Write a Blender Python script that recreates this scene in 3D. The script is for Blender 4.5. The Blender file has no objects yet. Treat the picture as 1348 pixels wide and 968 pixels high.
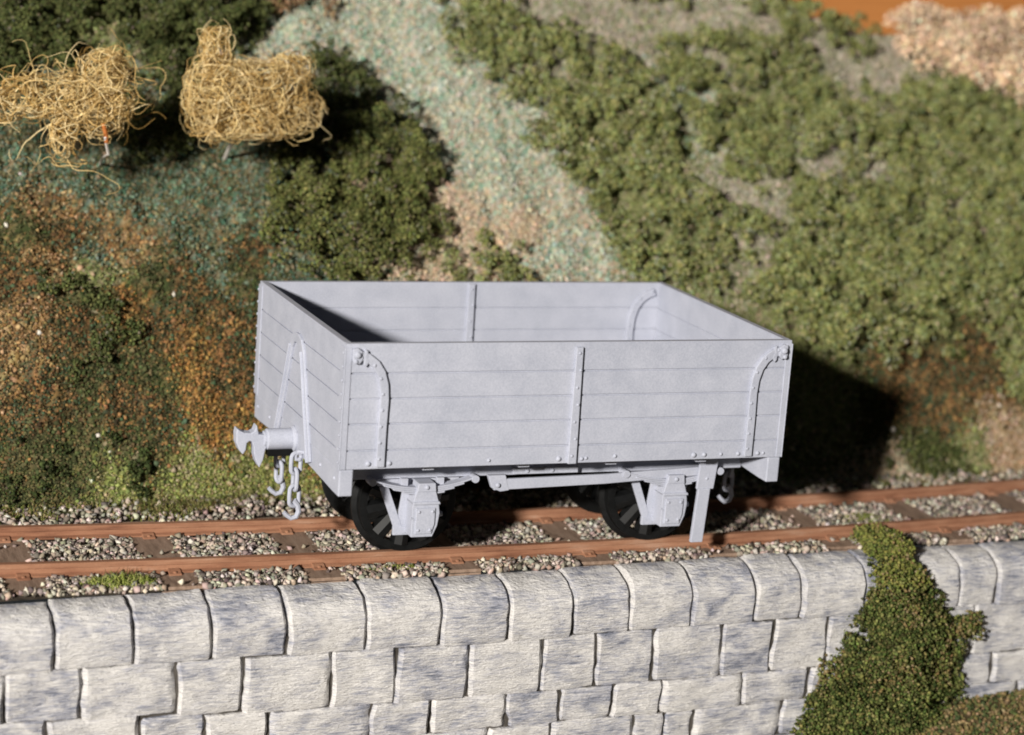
import bpy, math, random
import numpy as np
from mathutils import Vector, Matrix, noise as mnoise

random.seed(7)
RNG = np.random.default_rng(11)
scene = bpy.context.scene
COL = scene.collection

# ------------------------------------------------------------------ camera, light, exposure
def look_matrix(az, el, roll):
    d = Vector((math.sin(az) * math.cos(el), math.cos(az) * math.cos(el), -math.sin(el)))
    r = d.cross(Vector((0, 0, 1))).normalized()
    u = r.cross(d)
    r2 = r * math.cos(roll) + u * math.sin(roll)
    u2 = -r * math.sin(roll) + u * math.cos(roll)
    return Matrix((r2, u2, -d)).transposed().to_4x4()

cam_data = bpy.data.cameras.new('camera')
cam = bpy.data.objects.new('camera', cam_data)
COL.objects.link(cam)
cam.matrix_world = Matrix.Translation((-7.2292, -17.6695, 4.6844)) @ look_matrix(0.38659, 0.21507, 0.07413)
cam_data.sensor_width = 36.0
cam_data.lens = 36.0 * 2900 / 1348
cam_data.clip_start = 0.1
cam_data.clip_end = 300
cam_data.dof.use_dof = True
cam_data.dof.focus_distance = 18.7
cam_data.dof.aperture_fstop = 0.39
scene.camera = cam

world = bpy.data.worlds.new('World')
scene.world = world
world.use_nodes = True
world.node_tree.nodes['Background'].inputs[0].default_value = (0.85, 0.95, 1.0, 1)
world.node_tree.nodes['Background'].inputs[1].default_value = 0.022

# the one photoflood lamp beyond the left edge of the picture
LIGHT_DIR = Vector((0.95, 1.0, -0.41)).normalized()
lamp_data = bpy.data.lights.new('photoflood_lamp', 'AREA')
lamp_data.shape = 'DISK'
lamp_data.size = 4.2
lamp_data.energy = 5.75 * math.pi * 70 ** 2
lamp_data.color = (1.0, 0.95, 0.875)
lamp = bpy.data.objects.new('photoflood_lamp', lamp_data)
COL.objects.link(lamp)
lamp.location = -LIGHT_DIR * 70
lamp.rotation_euler = LIGHT_DIR.to_track_quat('-Z', 'Y').to_euler()

scene.view_settings.view_transform = 'Standard'
scene.view_settings.look = 'None'
scene.view_settings.exposure = 0.0
scene.view_settings.gamma = 1.0
scene.render.engine = 'CYCLES'
scene.cycles.filter_width = 1.8
scene.cycles.max_bounces = 5
scene.cycles.diffuse_bounces = 3

# ------------------------------------------------------------------ helpers
def tag(o, label=None, cat=None, group=None, kind=None):
    if label: o['label'] = label
    if cat: o['category'] = cat
    if group: o['group'] = group
    if kind: o['kind'] = kind
    return o

WORLD_LOC = {}
def empty(name, loc):
    o = bpy.data.objects.new(name, None)
    o.empty_display_size = 0.1
    o.location = loc
    COL.objects.link(o)
    WORLD_LOC[o.name] = Vector(loc)
    return o

def base_of(o):
    return WORLD_LOC.get(o.name, Vector((0, 0, 0))) if o else Vector((0, 0, 0))

class MB:
    """collects simple solids and links them as one mesh object"""
    def __init__(self):
        self.v = []; self.f = []
    def add(self, verts, faces):
        n = len(self.v)
        self.v += [tuple(p) for p in verts]
        self.f += [tuple(i + n for i in f) for f in faces]
        return self
    def box(self, x0, x1, y0, y1, z0, z1):
        v = [(x, y, z) for x in (x0, x1) for y in (y0, y1) for z in (z0, z1)]
        return self.add(v, [(0, 1, 3, 2), (4, 6, 7, 5), (0, 4, 5, 1), (2, 3, 7, 6), (0, 2, 6, 4), (1, 5, 7, 3)])
    def prism(self, poly, a0, a1, axis='y'):
        """poly in the plane across `axis`; axis y: (x,z); axis x: (y,z)"""
        n = len(poly)
        mk = (lambda p, a: (p[0], a, p[1])) if axis == 'y' else (lambda p, a: (a, p[0], p[1]))
        v = [mk(p, a0) for p in poly] + [mk(p, a1) for p in poly]
        f = [tuple(range(n)), tuple(range(2 * n - 1, n - 1, -1))]
        f += [(i, i + n, (i + 1) % n + n, (i + 1) % n) for i in range(n)]
        return self.add(v, f)
    def bar(self, p, q, w, a0, a1, axis='y', w2=None):
        w2 = w2 or w
        d = Vector((q[0] - p[0], q[1] - p[1])).normalized(); n = Vector((-d.y, d.x))
        return self.prism([(p[0] + n.x * w / 2, p[1] + n.y * w / 2), (p[0] - n.x * w / 2, p[1] - n.y * w / 2),
                           (q[0] - n.x * w2 / 2, q[1] - n.y * w2 / 2), (q[0] + n.x * w2 / 2, q[1] + n.y * w2 / 2)], a0, a1, axis)
    def ribbon(self, pts, w, a0, a1, axis='y'):
        """a strap of width w along a 2-D path"""
        L = []; Rr = []
        for i, p in enumerate(pts):
            a = Vector(pts[max(i - 1, 0)]); b = Vector(pts[min(i + 1, len(pts) - 1)])
            d = (b - a).normalized(); n = Vector((-d.y, d.x))
            L.append((p[0] + n.x * w / 2, p[1] + n.y * w / 2)); Rr.append((p[0] - n.x * w / 2, p[1] - n.y * w / 2))
        mk = (lambda p, a: (p[0], a, p[1])) if axis == 'y' else (lambda p, a: (a, p[0], p[1]))
        n = len(pts); v = []; f = []
        for i in range(n):
            v += [mk(L[i], a0), mk(Rr[i], a0), mk(Rr[i], a1), mk(L[i], a1)]
        for i in range(n - 1):
            for k in range(4):
                f.append((4 * i + k, 4 * i + (k + 1) % 4, 4 * i + 4 + (k + 1) % 4, 4 * i + 4 + k))
        f += [(0, 3, 2, 1), (4 * n - 4, 4 * n - 3, 4 * n - 2, 4 * n - 1)]
        return self.add(v, f)
    def tube(self, pts, r, sides=8, closed=False, r_end=None):
        pts = [Vector(p) for p in pts]; n = len(pts); v = []; f = []
        prev = None
        for i, p in enumerate(pts):
            a = pts[(i - 1) % n] if (closed or i > 0) else p
            b = pts[(i + 1) % n] if (closed or i < n - 1) else p
            d = (b - a).normalized()
            if prev is None:
                u = d.orthogonal().normalized()
            else:
                u = prev - d * prev.dot(d)
                u = u.normalized() if u.length > 1e-6 else d.orthogonal().normalized()
            prev = u; w = d.cross(u)
            rr = r if r_end is None else r + (r_end - r) * i / max(n - 1, 1)
            for k in range(sides):
                t = 2 * math.pi * k / sides
                v.append(p + u * (rr * math.cos(t)) + w * (rr * math.sin(t)))
        for i in range(n if closed else n - 1):
            j = (i + 1) % n
            for k in range(sides):
                f.append((i * sides + k, i * sides + (k + 1) % sides, j * sides + (k + 1) % sides, j * sides + k))
        if not closed:
            f += [tuple(range(sides - 1, -1, -1)), tuple((n - 1) * sides + k for k in range(sides))]
        return self.add(v, f)
    def lathe(self, prof, c, axis='y', sides=32, closed=False):
        """prof: (radius, offset along axis)"""
        v = []; f = []; n = len(prof)
        for k in range(sides):
            t = 2 * math.pi * k / sides
            for r, o in prof:
                a, b = r * math.cos(t), r * math.sin(t)
                if axis == 'y': v.append((c[0] + a, c[1] + o, c[2] + b))
                elif axis == 'x': v.append((c[0] + o, c[1] + a, c[2] + b))
                else: v.append((c[0] + a, c[1] + b, c[2] + o))
        for k in range(sides):
            m = (k + 1) % sides
            for i in range(n if closed else n - 1):
                j = (i + 1) % n
                f.append((k * n + i, m * n + i, m * n + j, k * n + j))
        return self.add(v, f)
    def rivet(self, c, r, axis='y', s=-1):
        prof = [(r, 0), (r * .93, s * r * .4), (r * .55, s * r * .75), (0.0005, s * r * .85)]
        return self.lathe(prof, c, axis, 10)
    def build(self, name, mat, parent=None, bevel=0, smooth=False, origin=None):
        o0 = base_of(parent) if parent else Vector(origin or (0, 0, 0))
        me = bpy.data.meshes.new(name)
        me.from_pydata([(x - o0.x, y - o0.y, z - o0.z) for x, y, z in self.v], [], self.f)
        me.validate()
        import bmesh
        bm = bmesh.new(); bm.from_mesh(me)
        bmesh.ops.recalc_face_normals(bm, faces=bm.faces); bm.to_mesh(me); bm.free()
        me.materials.append(mat)
        if smooth:
            me.polygons.foreach_set('use_smooth', [True] * len(me.polygons))
            try: me.set_sharp_from_angle(angle=math.radians(40))
            except Exception: pass
        o = bpy.data.objects.new(name, me)
        COL.objects.link(o)
        if parent: o.parent = parent
        else: o.location = o0
        WORLD_LOC[o.name] = o0.copy()
        if bevel:
            m = o.modifiers.new('bevel', 'BEVEL'); m.width = bevel; m.segments = 2
            m.limit_method = 'ANGLE'; m.angle_limit = math.radians(50)
            m.harden_normals = False
        return o

# ---------------- materials
def new_mat(name, rough=0.7, spec=0.3):
    m = bpy.data.materials.new(name); m.use_nodes = True
    nt = m.node_tree; b = nt.nodes['Principled BSDF']
    b.inputs['Roughness'].default_value = rough
    b.inputs['Specular IOR Level'].default_value = spec
    return m, nt, b

def noise_mat(name, stops, scale=6.0, detail=6, rough=0.8, bump=0.0, bump_scale=60.0, stretch=(1, 1, 1), spec=0.25, dist=0.0, bump_stretch=(1, 1, 1), bump_dist=0.01):
    m, nt, b = new_mat(name, rough, spec)
    tc = nt.nodes.new('ShaderNodeTexCoord')
    mp = nt.nodes.new('ShaderNodeMapping'); mp.inputs['Scale'].default_value = stretch
    nz = nt.nodes.new('ShaderNodeTexNoise'); nz.inputs['Scale'].default_value = scale; nz.inputs['Detail'].default_value = detail
    nz.inputs['Distortion'].default_value = dist; nz.inputs['Roughness'].default_value = 0.62
    cr = nt.nodes.new('ShaderNodeValToRGB')
    while len(cr.color_ramp.elements) < len(stops): cr.color_ramp.elements.new(0.5)
    for e, (p, c) in zip(cr.color_ramp.elements, stops):
        e.position = p; e.color = (*c, 1)
    L = nt.links.new
    L(tc.outputs['Object'], mp.inputs[0]); L(mp.outputs[0], nz.inputs['Vector'])
    L(nz.outputs['Fac'], cr.inputs[0]); L(cr.outputs[0], b.inputs['Base Color'])
    if bump:
        mp2 = nt.nodes.new('ShaderNodeMapping'); mp2.inputs['Scale'].default_value = bump_stretch
        L(tc.outputs['Object'], mp2.inputs[0])
        n2 = nt.nodes.new('ShaderNodeTexNoise'); n2.inputs['Scale'].default_value = bump_scale; n2.inputs['Detail'].default_value = 4
        L(mp2.outputs[0], n2.inputs['Vector'])
        bp = nt.nodes.new('ShaderNodeBump'); bp.inputs['Strength'].default_value = bump; bp.inputs['Distance'].default_value = bump_dist
        L(n2.outputs['Fac'], bp.inputs['Height']); L(bp.outputs[0], b.inputs['Normal'])
    return m

def attr_mat(name, rough=0.9, spec=0.1, transl=0.0):
    m, nt, b = new_mat(name, rough, spec)
    a = nt.nodes.new('ShaderNodeAttribute'); a.attribute_name = 'Col'
    nt.links.new(a.outputs['Color'], b.inputs['Base Color'])
    return m

M = {}
def paint_material():
    m, nt, b = new_mat('grey_primer_paint', 0.68, 0.2)
    N = nt.nodes.new; L = nt.links.new
    tc = N('ShaderNodeTexCoord')
    n1 = N('ShaderNodeTexNoise'); n1.inputs['Scale'].default_value = 5; n1.inputs['Detail'].default_value = 8
    n2 = N('ShaderNodeTexNoise'); n2.inputs['Scale'].default_value = 75; n2.inputs['Detail'].default_value = 3
    L(tc.outputs['Object'], n1.inputs['Vector']); L(tc.outputs['Object'], n2.inputs['Vector'])
    mx = N('ShaderNodeMath'); mx.operation = 'MULTIPLY_ADD'; mx.inputs[1].default_value = 0.45
    h = N('ShaderNodeMath'); h.operation = 'MULTIPLY'; h.inputs[1].default_value = 0.55
    L(n2.outputs['Fac'], h.inputs[0]); L(n1.outputs['Fac'], mx.inputs[0]); L(h.outputs[0], mx.inputs[2])
    cr = N('ShaderNodeValToRGB')
    cr.color_ramp.elements[0].position = .34; cr.color_ramp.elements[0].color = (.355, .375, .45, 1)
    cr.color_ramp.elements[1].position = .66; cr.color_ramp.elements[1].color = (.465, .482, .56, 1)
    L(mx.outputs[0], cr.inputs[0]); L(cr.outputs[0], b.inputs['Base Color'])
    bp = N('ShaderNodeBump'); bp.inputs['Strength'].default_value = .4; bp.inputs['Distance'].default_value = .005
    L(n2.outputs['Fac'], bp.inputs['Height']); L(bp.outputs[0], b.inputs['Normal'])
    return m
M['paint'] = paint_material()
M['black'] = noise_mat('blackened_steel', [(0.3, (0.003, 0.0033, 0.0035)), (0.75, (0.009, 0.0095, 0.010))], scale=14, rough=0.45, spec=0.3)
M['steel'] = noise_mat('worn_axle_steel', [(0.3, (0.03, 0.03, 0.032)), (0.7, (0.08, 0.08, 0.085))], scale=14, rough=0.35, spec=0.6)
M['rust'] = noise_mat('rail_rust', [(0.25, (0.12, 0.05, 0.03)), (0.42, (0.25, 0.115, 0.066)), (0.58,(0.33,0.168,0.10)), (0.75, (0.42, 0.275, 0.20))], scale=2.6, detail=9, rough=0.85, bump=0.3, bump_scale=40, stretch=(0.6, 4, 4))
M['railtop'] = noise_mat('rail_head_grime', [(0.3, (0.16, 0.11, 0.04)), (0.7, (0.36, 0.19, 0.08))], scale=3, rough=0.6, stretch=(0.4, 6, 6), spec=0.4)
M['sleeper'] = noise_mat('weathered_sleeper', [(0.25, (0.13, 0.085, 0.06)), (0.5, (0.27, 0.185, 0.135)), (0.75, (0.36, 0.26, 0.20))], scale=5, detail=9, rough=0.9, bump=0.4, bump_scale=30, stretch=(4, 0.7, 4), bump_stretch=(4, .6, 4))
M['ballast_base'] = noise_mat('ballast_bed', [(0.3, (0.03, 0.024, 0.018)), (0.7, (0.10, 0.08, 0.06))], scale=12, rough=0.95)
M['earth'] = noise_mat('bank_earth', [(0.3, (0.05, 0.04, 0.018)), (0.55, (0.12, 0.085, 0.04)), (0.75, (0.16, 0.15, 0.07))], scale=5, detail=10, rough=0.95)
M['grains'] = attr_mat('scatter_grains')
M['mortar'] = noise_mat('dark_mortar', [(0.3, (0.03, 0.026, 0.022)), (0.7, (0.10, 0.09, 0.08))], scale=9, rough=0.95)
M['board'] = noise_mat('brown_backdrop_board', [(0.3, (0.40, 0.15, 0.04)), (0.7, (0.55, 0.23, 0.07))], scale=0.6, detail=5, rough=0.6, stretch=(0.4, 1, 3))
M['wire'] = noise_mat('pale_wire', [(0.3, (0.55, 0.5, 0.45)), (0.7, (0.75, 0.7, 0.65))], scale=10, rough=0.5)
M['tape'] = noise_mat('orange_bark', [(0.3, (0.30, 0.09, 0.02)), (0.7, (0.50, 0.17, 0.04))], scale=20, rough=0.8)

def stone_material():
    m, nt, b = new_mat('drybrushed_stone', 0.85, 0.25)
    N = nt.nodes.new; L = nt.links.new
    tc = N('ShaderNodeTexCoord')
    def nz(scale, stretch, detail=7, dist=0.0):
        mp = N('ShaderNodeMapping'); mp.inputs['Scale'].default_value = stretch
        n = N('ShaderNodeTexNoise'); n.inputs['Scale'].default_value = scale; n.inputs['Detail'].default_value = detail
        n.inputs['Distortion'].default_value = dist
        L(tc.outputs['Object'], mp.inputs[0]); L(mp.outputs[0], n.inputs['Vector']); return n
    big = nz(3.4, (1, 1, 1.4), 9, 0.8)
    streak = nz(6.0, (1.2, 1.2, 12.0), 10, 0.7)
    mix = N('ShaderNodeMath'); mix.operation = 'MULTIPLY_ADD'
    L(big.outputs['Fac'], mix.inputs[0]); mix.inputs[1].default_value = 0.62
    sc = N('ShaderNodeMath'); sc.operation = 'MULTIPLY'; sc.inputs[1].default_value = 0.68
    L(streak.outputs['Fac'], sc.inputs[0]); L(sc.outputs[0], mix.inputs[2])
    cr = N('ShaderNodeValToRGB')
    st = [(0.44, (0.19, 0.205, 0.26)), (0.535, (0.37, 0.375, 0.43)), (0.62, (0.53, 0.52, 0.535)), (0.75, (0.70, 0.68, 0.665))]
    while len(cr.color_ramp.elements) < 4: cr.color_ramp.elements.new(.5)
    for e, (p, c) in zip(cr.color_ramp.elements, st): e.position = p; e.color = (*c, 1)
    # weathered dark-green patches towards the right-hand end of the wall
    sx = N('ShaderNodeSeparateXYZ'); L(tc.outputs['Object'], sx.inputs[0])
    mr = N('ShaderNodeMapRange'); mr.inputs['From Min'].default_value = -0.6; mr.inputs['From Max'].default_value = 2.5
    mr.inputs['To Min'].default_value = 0.0; mr.inputs['To Max'].default_value = -0.045
    L(sx.outputs['X'], mr.inputs['Value'])
    mz = N('ShaderNodeMapRange'); mz.inputs['From Min'].default_value = -1.5; mz.inputs['From Max'].default_value = -2.1
    mz.inputs['To Min'].default_value = 0.5; mz.inputs['To Max'].default_value = 2.6
    L(sx.outputs['Z'], mz.inputs['Value'])
    mm = N('ShaderNodeMath'); mm.operation = 'MULTIPLY'; L(mr.outputs[0], mm.inputs[0]); L(mz.outputs[0], mm.inputs[1])
    ad = N('ShaderNodeMath'); ad.operation = 'ADD'; L(mix.outputs[0], ad.inputs[0]); L(mm.outputs[0], ad.inputs[1])
    oi = N('ShaderNodeObjectInfo')
    rr = N('ShaderNodeMapRange'); rr.inputs['To Min'].default_value = -0.06; rr.inputs['To Max'].default_value = 0.06
    L(oi.outputs['Random'], rr.inputs['Value'])
    ad2 = N('ShaderNodeMath'); ad2.operation = 'ADD'; L(ad.outputs[0], ad2.inputs[0]); L(rr.outputs[0], ad2.inputs[1])
    L(ad2.outputs[0], cr.inputs[0]); L(cr.outputs[0], b.inputs['Base Color'])
    bn = nz(11.0, (1.2, 1.2, 8.0), 10, 1.1)
    bp = N('ShaderNodeBump'); bp.inputs['Strength'].default_value = 0.8; bp.inputs['Distance'].default_value = 0.028
    pit = nz(38.0, (1, 1, 2.2), 5, 0.0)
    hm = N('ShaderNodeMath'); hm.operation = 'MULTIPLY_ADD'; hm.inputs[1].default_value = 0.35
    L(pit.outputs['Fac'], hm.inputs[0]); L(bn.outputs['Fac'], hm.inputs[2])
    L(hm.outputs[0], bp.inputs['Height']); L(bp.outputs[0], b.inputs['Normal'])
    return m
M['stone'] = stone_material()

# ---------------- many small grains as one mesh
def icosa():
    t = (1 + 5 ** .5) / 2
    v = np.array([(-1, t, 0), (1, t, 0), (-1, -t, 0), (1, -t, 0), (0, -1, t), (0, 1, t), (0, -1, -t), (0, 1, -t), (t, 0, -1), (t, 0, 1), (-t, 0, -1), (-t, 0, 1)], float)
    v /= np.linalg.norm(v[0])
    f = np.array([(0, 11, 5), (0, 5, 1), (0, 1, 7), (0, 7, 10), (0, 10, 11), (1, 5, 9), (5, 11, 4), (11, 10, 2), (10, 7, 6), (7, 1, 8), (3, 9, 4), (3, 4, 2), (3, 2, 6), (3, 6, 8), (3, 8, 9), (4, 9, 5), (2, 4, 11), (6, 2, 10), (8, 6, 7), (9, 8, 1)])
    return v, f
def octa():
    v = np.array([(1, 0, 0), (-1, 0, 0), (0, 1, 0), (0, -1, 0), (0, 0, 1), (0, 0, -1)], float)
    f = np.array([(0, 2, 4), (2, 1, 4), (1, 3, 4), (3, 0, 4), (2, 0, 5), (1, 2, 5), (3, 1, 5), (0, 3, 5)])
    return v, f

def raw_mesh(name, V, F, C, mat, parent=None, origin=(0, 0, 0)):
    o0 = base_of(parent) if parent else Vector(origin)
    V = V - np.array(o0)
    me = bpy.data.meshes.new(name)
    nv, nf, k = len(V), len(F), F.shape[1]
    me.vertices.add(nv); me.vertices.foreach_set('co', V.astype(np.float32).ravel())
    me.loops.add(nf * k); me.loops.foreach_set('vertex_index', F.astype(np.int32).ravel())
    me.polygons.add(nf)
    me.polygons.foreach_set('loop_start', np.arange(0, nf * k, k, dtype=np.int32))
    try: me.polygons.foreach_set('loop_total', np.full(nf, k, dtype=np.int32))
    except Exception: pass
    me.update(calc_edges=True)
    if C is not None:
        a = me.color_attributes.new('Col', 'FLOAT_COLOR', 'POINT')
        cc = np.ones((nv, 4), np.float32); cc[:, :3] = C
        a.data.foreach_set('color', cc.ravel())
    me.materials.append(mat)
    o = bpy.data.objects.new(name, me); COL.objects.link(o)
    if parent: o.parent = parent
    else: o.location = o0
    WORLD_LOC[o.name] = o0.copy()
    return o

def grains(name, P, Rad, C, mat, shape='ico', jitter=0.35, parent=None, origin=(0, 0, 0), squash=None):
    bv, bf = icosa() if shape == 'ico' else octa()
    n, k = len(P), len(bv)
    S = RNG.uniform(0.7, 1.25, (n, 1, 3))
    if squash is not None: S = S * np.array(squash)
    V = bv[None] * S * (1 + RNG.uniform(-jitter, jitter, (n, k, 1)))
    q = RNG.normal(size=(n, 4)); q /= np.linalg.norm(q, axis=1, keepdims=True)
    w, x, y, z = q.T
    Rm = np.stack([1 - 2 * (y * y + z * z), 2 * (x * y - z * w), 2 * (x * z + y * w), 2 * (x * y + z * w), 1 - 2 * (x * x + z * z), 2 * (y * z - x * w),
                   2 * (x * z - y * w), 2 * (y * z + x * w), 1 - 2 * (x * x + y * y)], 1).reshape(n, 3, 3)
    V = np.einsum('nij,nkj->nki', Rm, V) * np.asarray(Rad)[:, None, None] + P[:, None, :]
    F = (bf[None] + (np.arange(n) * k)[:, None, None]).reshape(-1, 3)
    return raw_mesh(name, V.reshape(-1, 3), F, np.repeat(C, k, axis=0), mat, parent, origin)

def palette(cols, n, var=0.18):
    cols = np.array([c[:3] for c in cols]); w = np.array([c[3] for c in [tuple(c) for c in COLW[id(cols)]]]) if False else None
    i = RNG.integers(0, len(cols), n)
    return np.clip(cols[i] * RNG.uniform(1 - var, 1 + var, (n, 1)) * RNG.uniform(1 - var * .4, 1 + var * .4, (n, 3)), 0, 1)

# smooth value noise on arrays
def vnoise(x, y, seed=0):
    xi = np.floor(x).astype(np.int64); yi = np.floor(y).astype(np.int64)
    fx = x - xi; fy = y - yi; fx = fx * fx * (3 - 2 * fx); fy = fy * fy * (3 - 2 * fy)
    def h(a, b):
        v = np.sin(a * 127.1 + b * 311.7 + seed * 74.7) * 43758.5453
        return v - np.floor(v)
    return (h(xi, yi) * (1 - fx) + h(xi + 1, yi) * fx) * (1 - fy) + (h(xi, yi + 1) * (1 - fx) + h(xi + 1, yi + 1) * fx) * fy
def fbm(x, y, seed=0, o=3):
    s = 0; a = 1; t = 0
    for i in range(o):
        s = s + a * vnoise(x * 2 ** i, y * 2 ** i, seed + i); t += a; a *= .5
    return s / t

# ------------------------------------------------------------------ the setting: track bed, bank, backdrop
RAIL_Z = -0.96
GROUND_Z = -1.085
def curve(x): return 0.008 * (x + 0.9) ** 2           # the line bends gently away to the right
def bank_foot(x): return 1.55 + 0.006 * np.maximum(0, x - 3) ** 2
def wall_front(x): return -1.22 + 0.035 * x
WALL_BACK = 0.44
def crest(x):                                            # distance behind the foot where the bank levels off
    return 6.6 - 2.85 / (1 + np.exp(-(x - 4.4) * 2.2))
def bank_z(x, y):
    x = np.asarray(x, float); y = np.asarray(y, float)
    s = y - bank_foot(x) + 0.10 * (fbm(x * 1.3, y * 0 + 3.1, 5) - .5)
    z = np.where(s < 0, 0, np.where(s < .9, 1.65 * s, 1.65 * .9 + (s - .9)))
    z = np.minimum(z, 1.65 * .9 + (crest(x) - .9) - 0.12 * np.maximum(0, s - crest(x)))
    soft = np.clip(s * 2.5, 0, 1)
    return GROUND_Z + 0.004 + z + soft * (0.30 * (fbm(x * .8, y * .8, 1) - .5) + 0.10 * (fbm(x * 5, y * 5, 17, 2) - .5) + 0.10 * (fbm(x * 3, y * 3, 9) - .5) + 0.035 * (fbm(x * 11, y * 11, 13, 2) - .5))
def bank_normal(x, y):
    e = 0.03
    dx = (bank_z(x + e, y) - bank_z(x - e, y)) / (2 * e); dy = (bank_z(x, y + e) - bank_z(x, y - e)) / (2 * e)
    n = np.stack([-dx, -dy, np.ones_like(dx)], -1)
    return n / np.linalg.norm(n, axis=-1, keepdims=True)

def sheet(name, xs, ys, zf, mat, kind, yoff=None):
    X, Y = np.meshgrid(xs, ys, indexing='xy')
    if yoff is not None: Y = Y + yoff(X)
    Z = zf(X, Y)
    V = np.stack([X, Y, Z], -1).reshape(-1, 3)
    ny, nx = X.shape
    i = np.arange(ny - 1)[:, None] * nx + np.arange(nx - 1)[None]
    F = np.stack([i, i + 1, i + nx + 1, i + nx], -1).reshape(-1, 4)
    o = raw_mesh(name, V, F, None, mat)
    o['kind'] = kind
    o.data.polygons.foreach_set('use_smooth', [True] * len(o.data.polygons))
    return o

sheet('track_bed', np.arange(-9, 15.01, .15), np.arange(0, 2.8, .1), lambda X, Y: GROUND_Z - 0.014 + 0.016 * (fbm(X * 4, Y * 4, 3) - .5), M['ballast_base'], 'structure', yoff=lambda X: wall_front(X) + WALL_BACK - .01)
# low ground in front of the wall, rising to the right
def front_z(X, Y): return -3.30 + 0.55 / (1 + np.exp(-(X - 3.6) * 2.0)) + 0.10 * fbm(X * 2, Y * 2, 4) + 0.25 * np.clip((Y + 2.2) / 1.0, 0, 1)
sheet('foreground_earth', np.arange(-9, 15.01, .15), np.arange(-8, -0.7, .15), front_z, M['earth'], 'structure')
bd = MB().box(-6, 24, 9.6, 9.7, -1, 9).build('backdrop', M['board']); bd['kind'] = 'structure'

# loose coloured scatter on the bank
PAL = {
 'tealpale': [(.32,.44,.34),(.48,.53,.42),(.18,.32,.24),(.58,.50,.40),(.64,.58,.46),(.56,.44,.30),(.38,.46,.37),(.54,.56,.48),(.30,.28,.18)],
 'pink': [(.56,.42,.29),(.66,.52,.37),(.46,.34,.23),(.38,.36,.26),(.52,.45,.34)],
 'pinkgrey': [(.48,.41,.34),(.42,.39,.31),(.54,.45,.38),(.28,.30,.18),(.38,.34,.27),(.24,.26,.12)],
 'teal': [(.06,.12,.08),(.11,.19,.13),(.22,.19,.11),(.04,.06,.035),(.20,.24,.17),(.26,.21,.12),(.10,.10,.05),(.17,.23,.17),(.16,.12,.06),(.06,.07,.03)],
 'tan': [(.32,.20,.09),(.36,.24,.11),(.15,.095,.045),(.10,.11,.06),(.25,.145,.06),(.44,.31,.17),(.06,.045,.022),(.20,.12,.05)],
 'orange': [(.36,.19,.06),(.24,.12,.04),(.10,.06,.025),(.44,.26,.09),(.06,.05,.02),(.16,.13,.05)],
 'brown': [(.14,.085,.04),(.05,.04,.018),(.20,.11,.045),(.045,.05,.025),(.30,.17,.07),(.07,.11,.06),(.035,.028,.014)],
 'tanpink': [(.46,.34,.23),(.36,.24,.13),(.54,.41,.30),(.22,.15,.08)],
 'olive': [(.17,.19,.07),(.23,.25,.10),(.10,.12,.04),(.34,.29,.18),(.28,.30,.13)],
 'mossdark': [(.06,.075,.028),(.09,.105,.04),(.035,.045,.018),(.12,.10,.045),(.05,.05,.022),(.15,.13,.06)],
 'verge': [(.22,.24,.07),(.28,.30,.10),(.14,.16,.05),(.36,.31,.18),(.10,.11,.04)],
}
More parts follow.
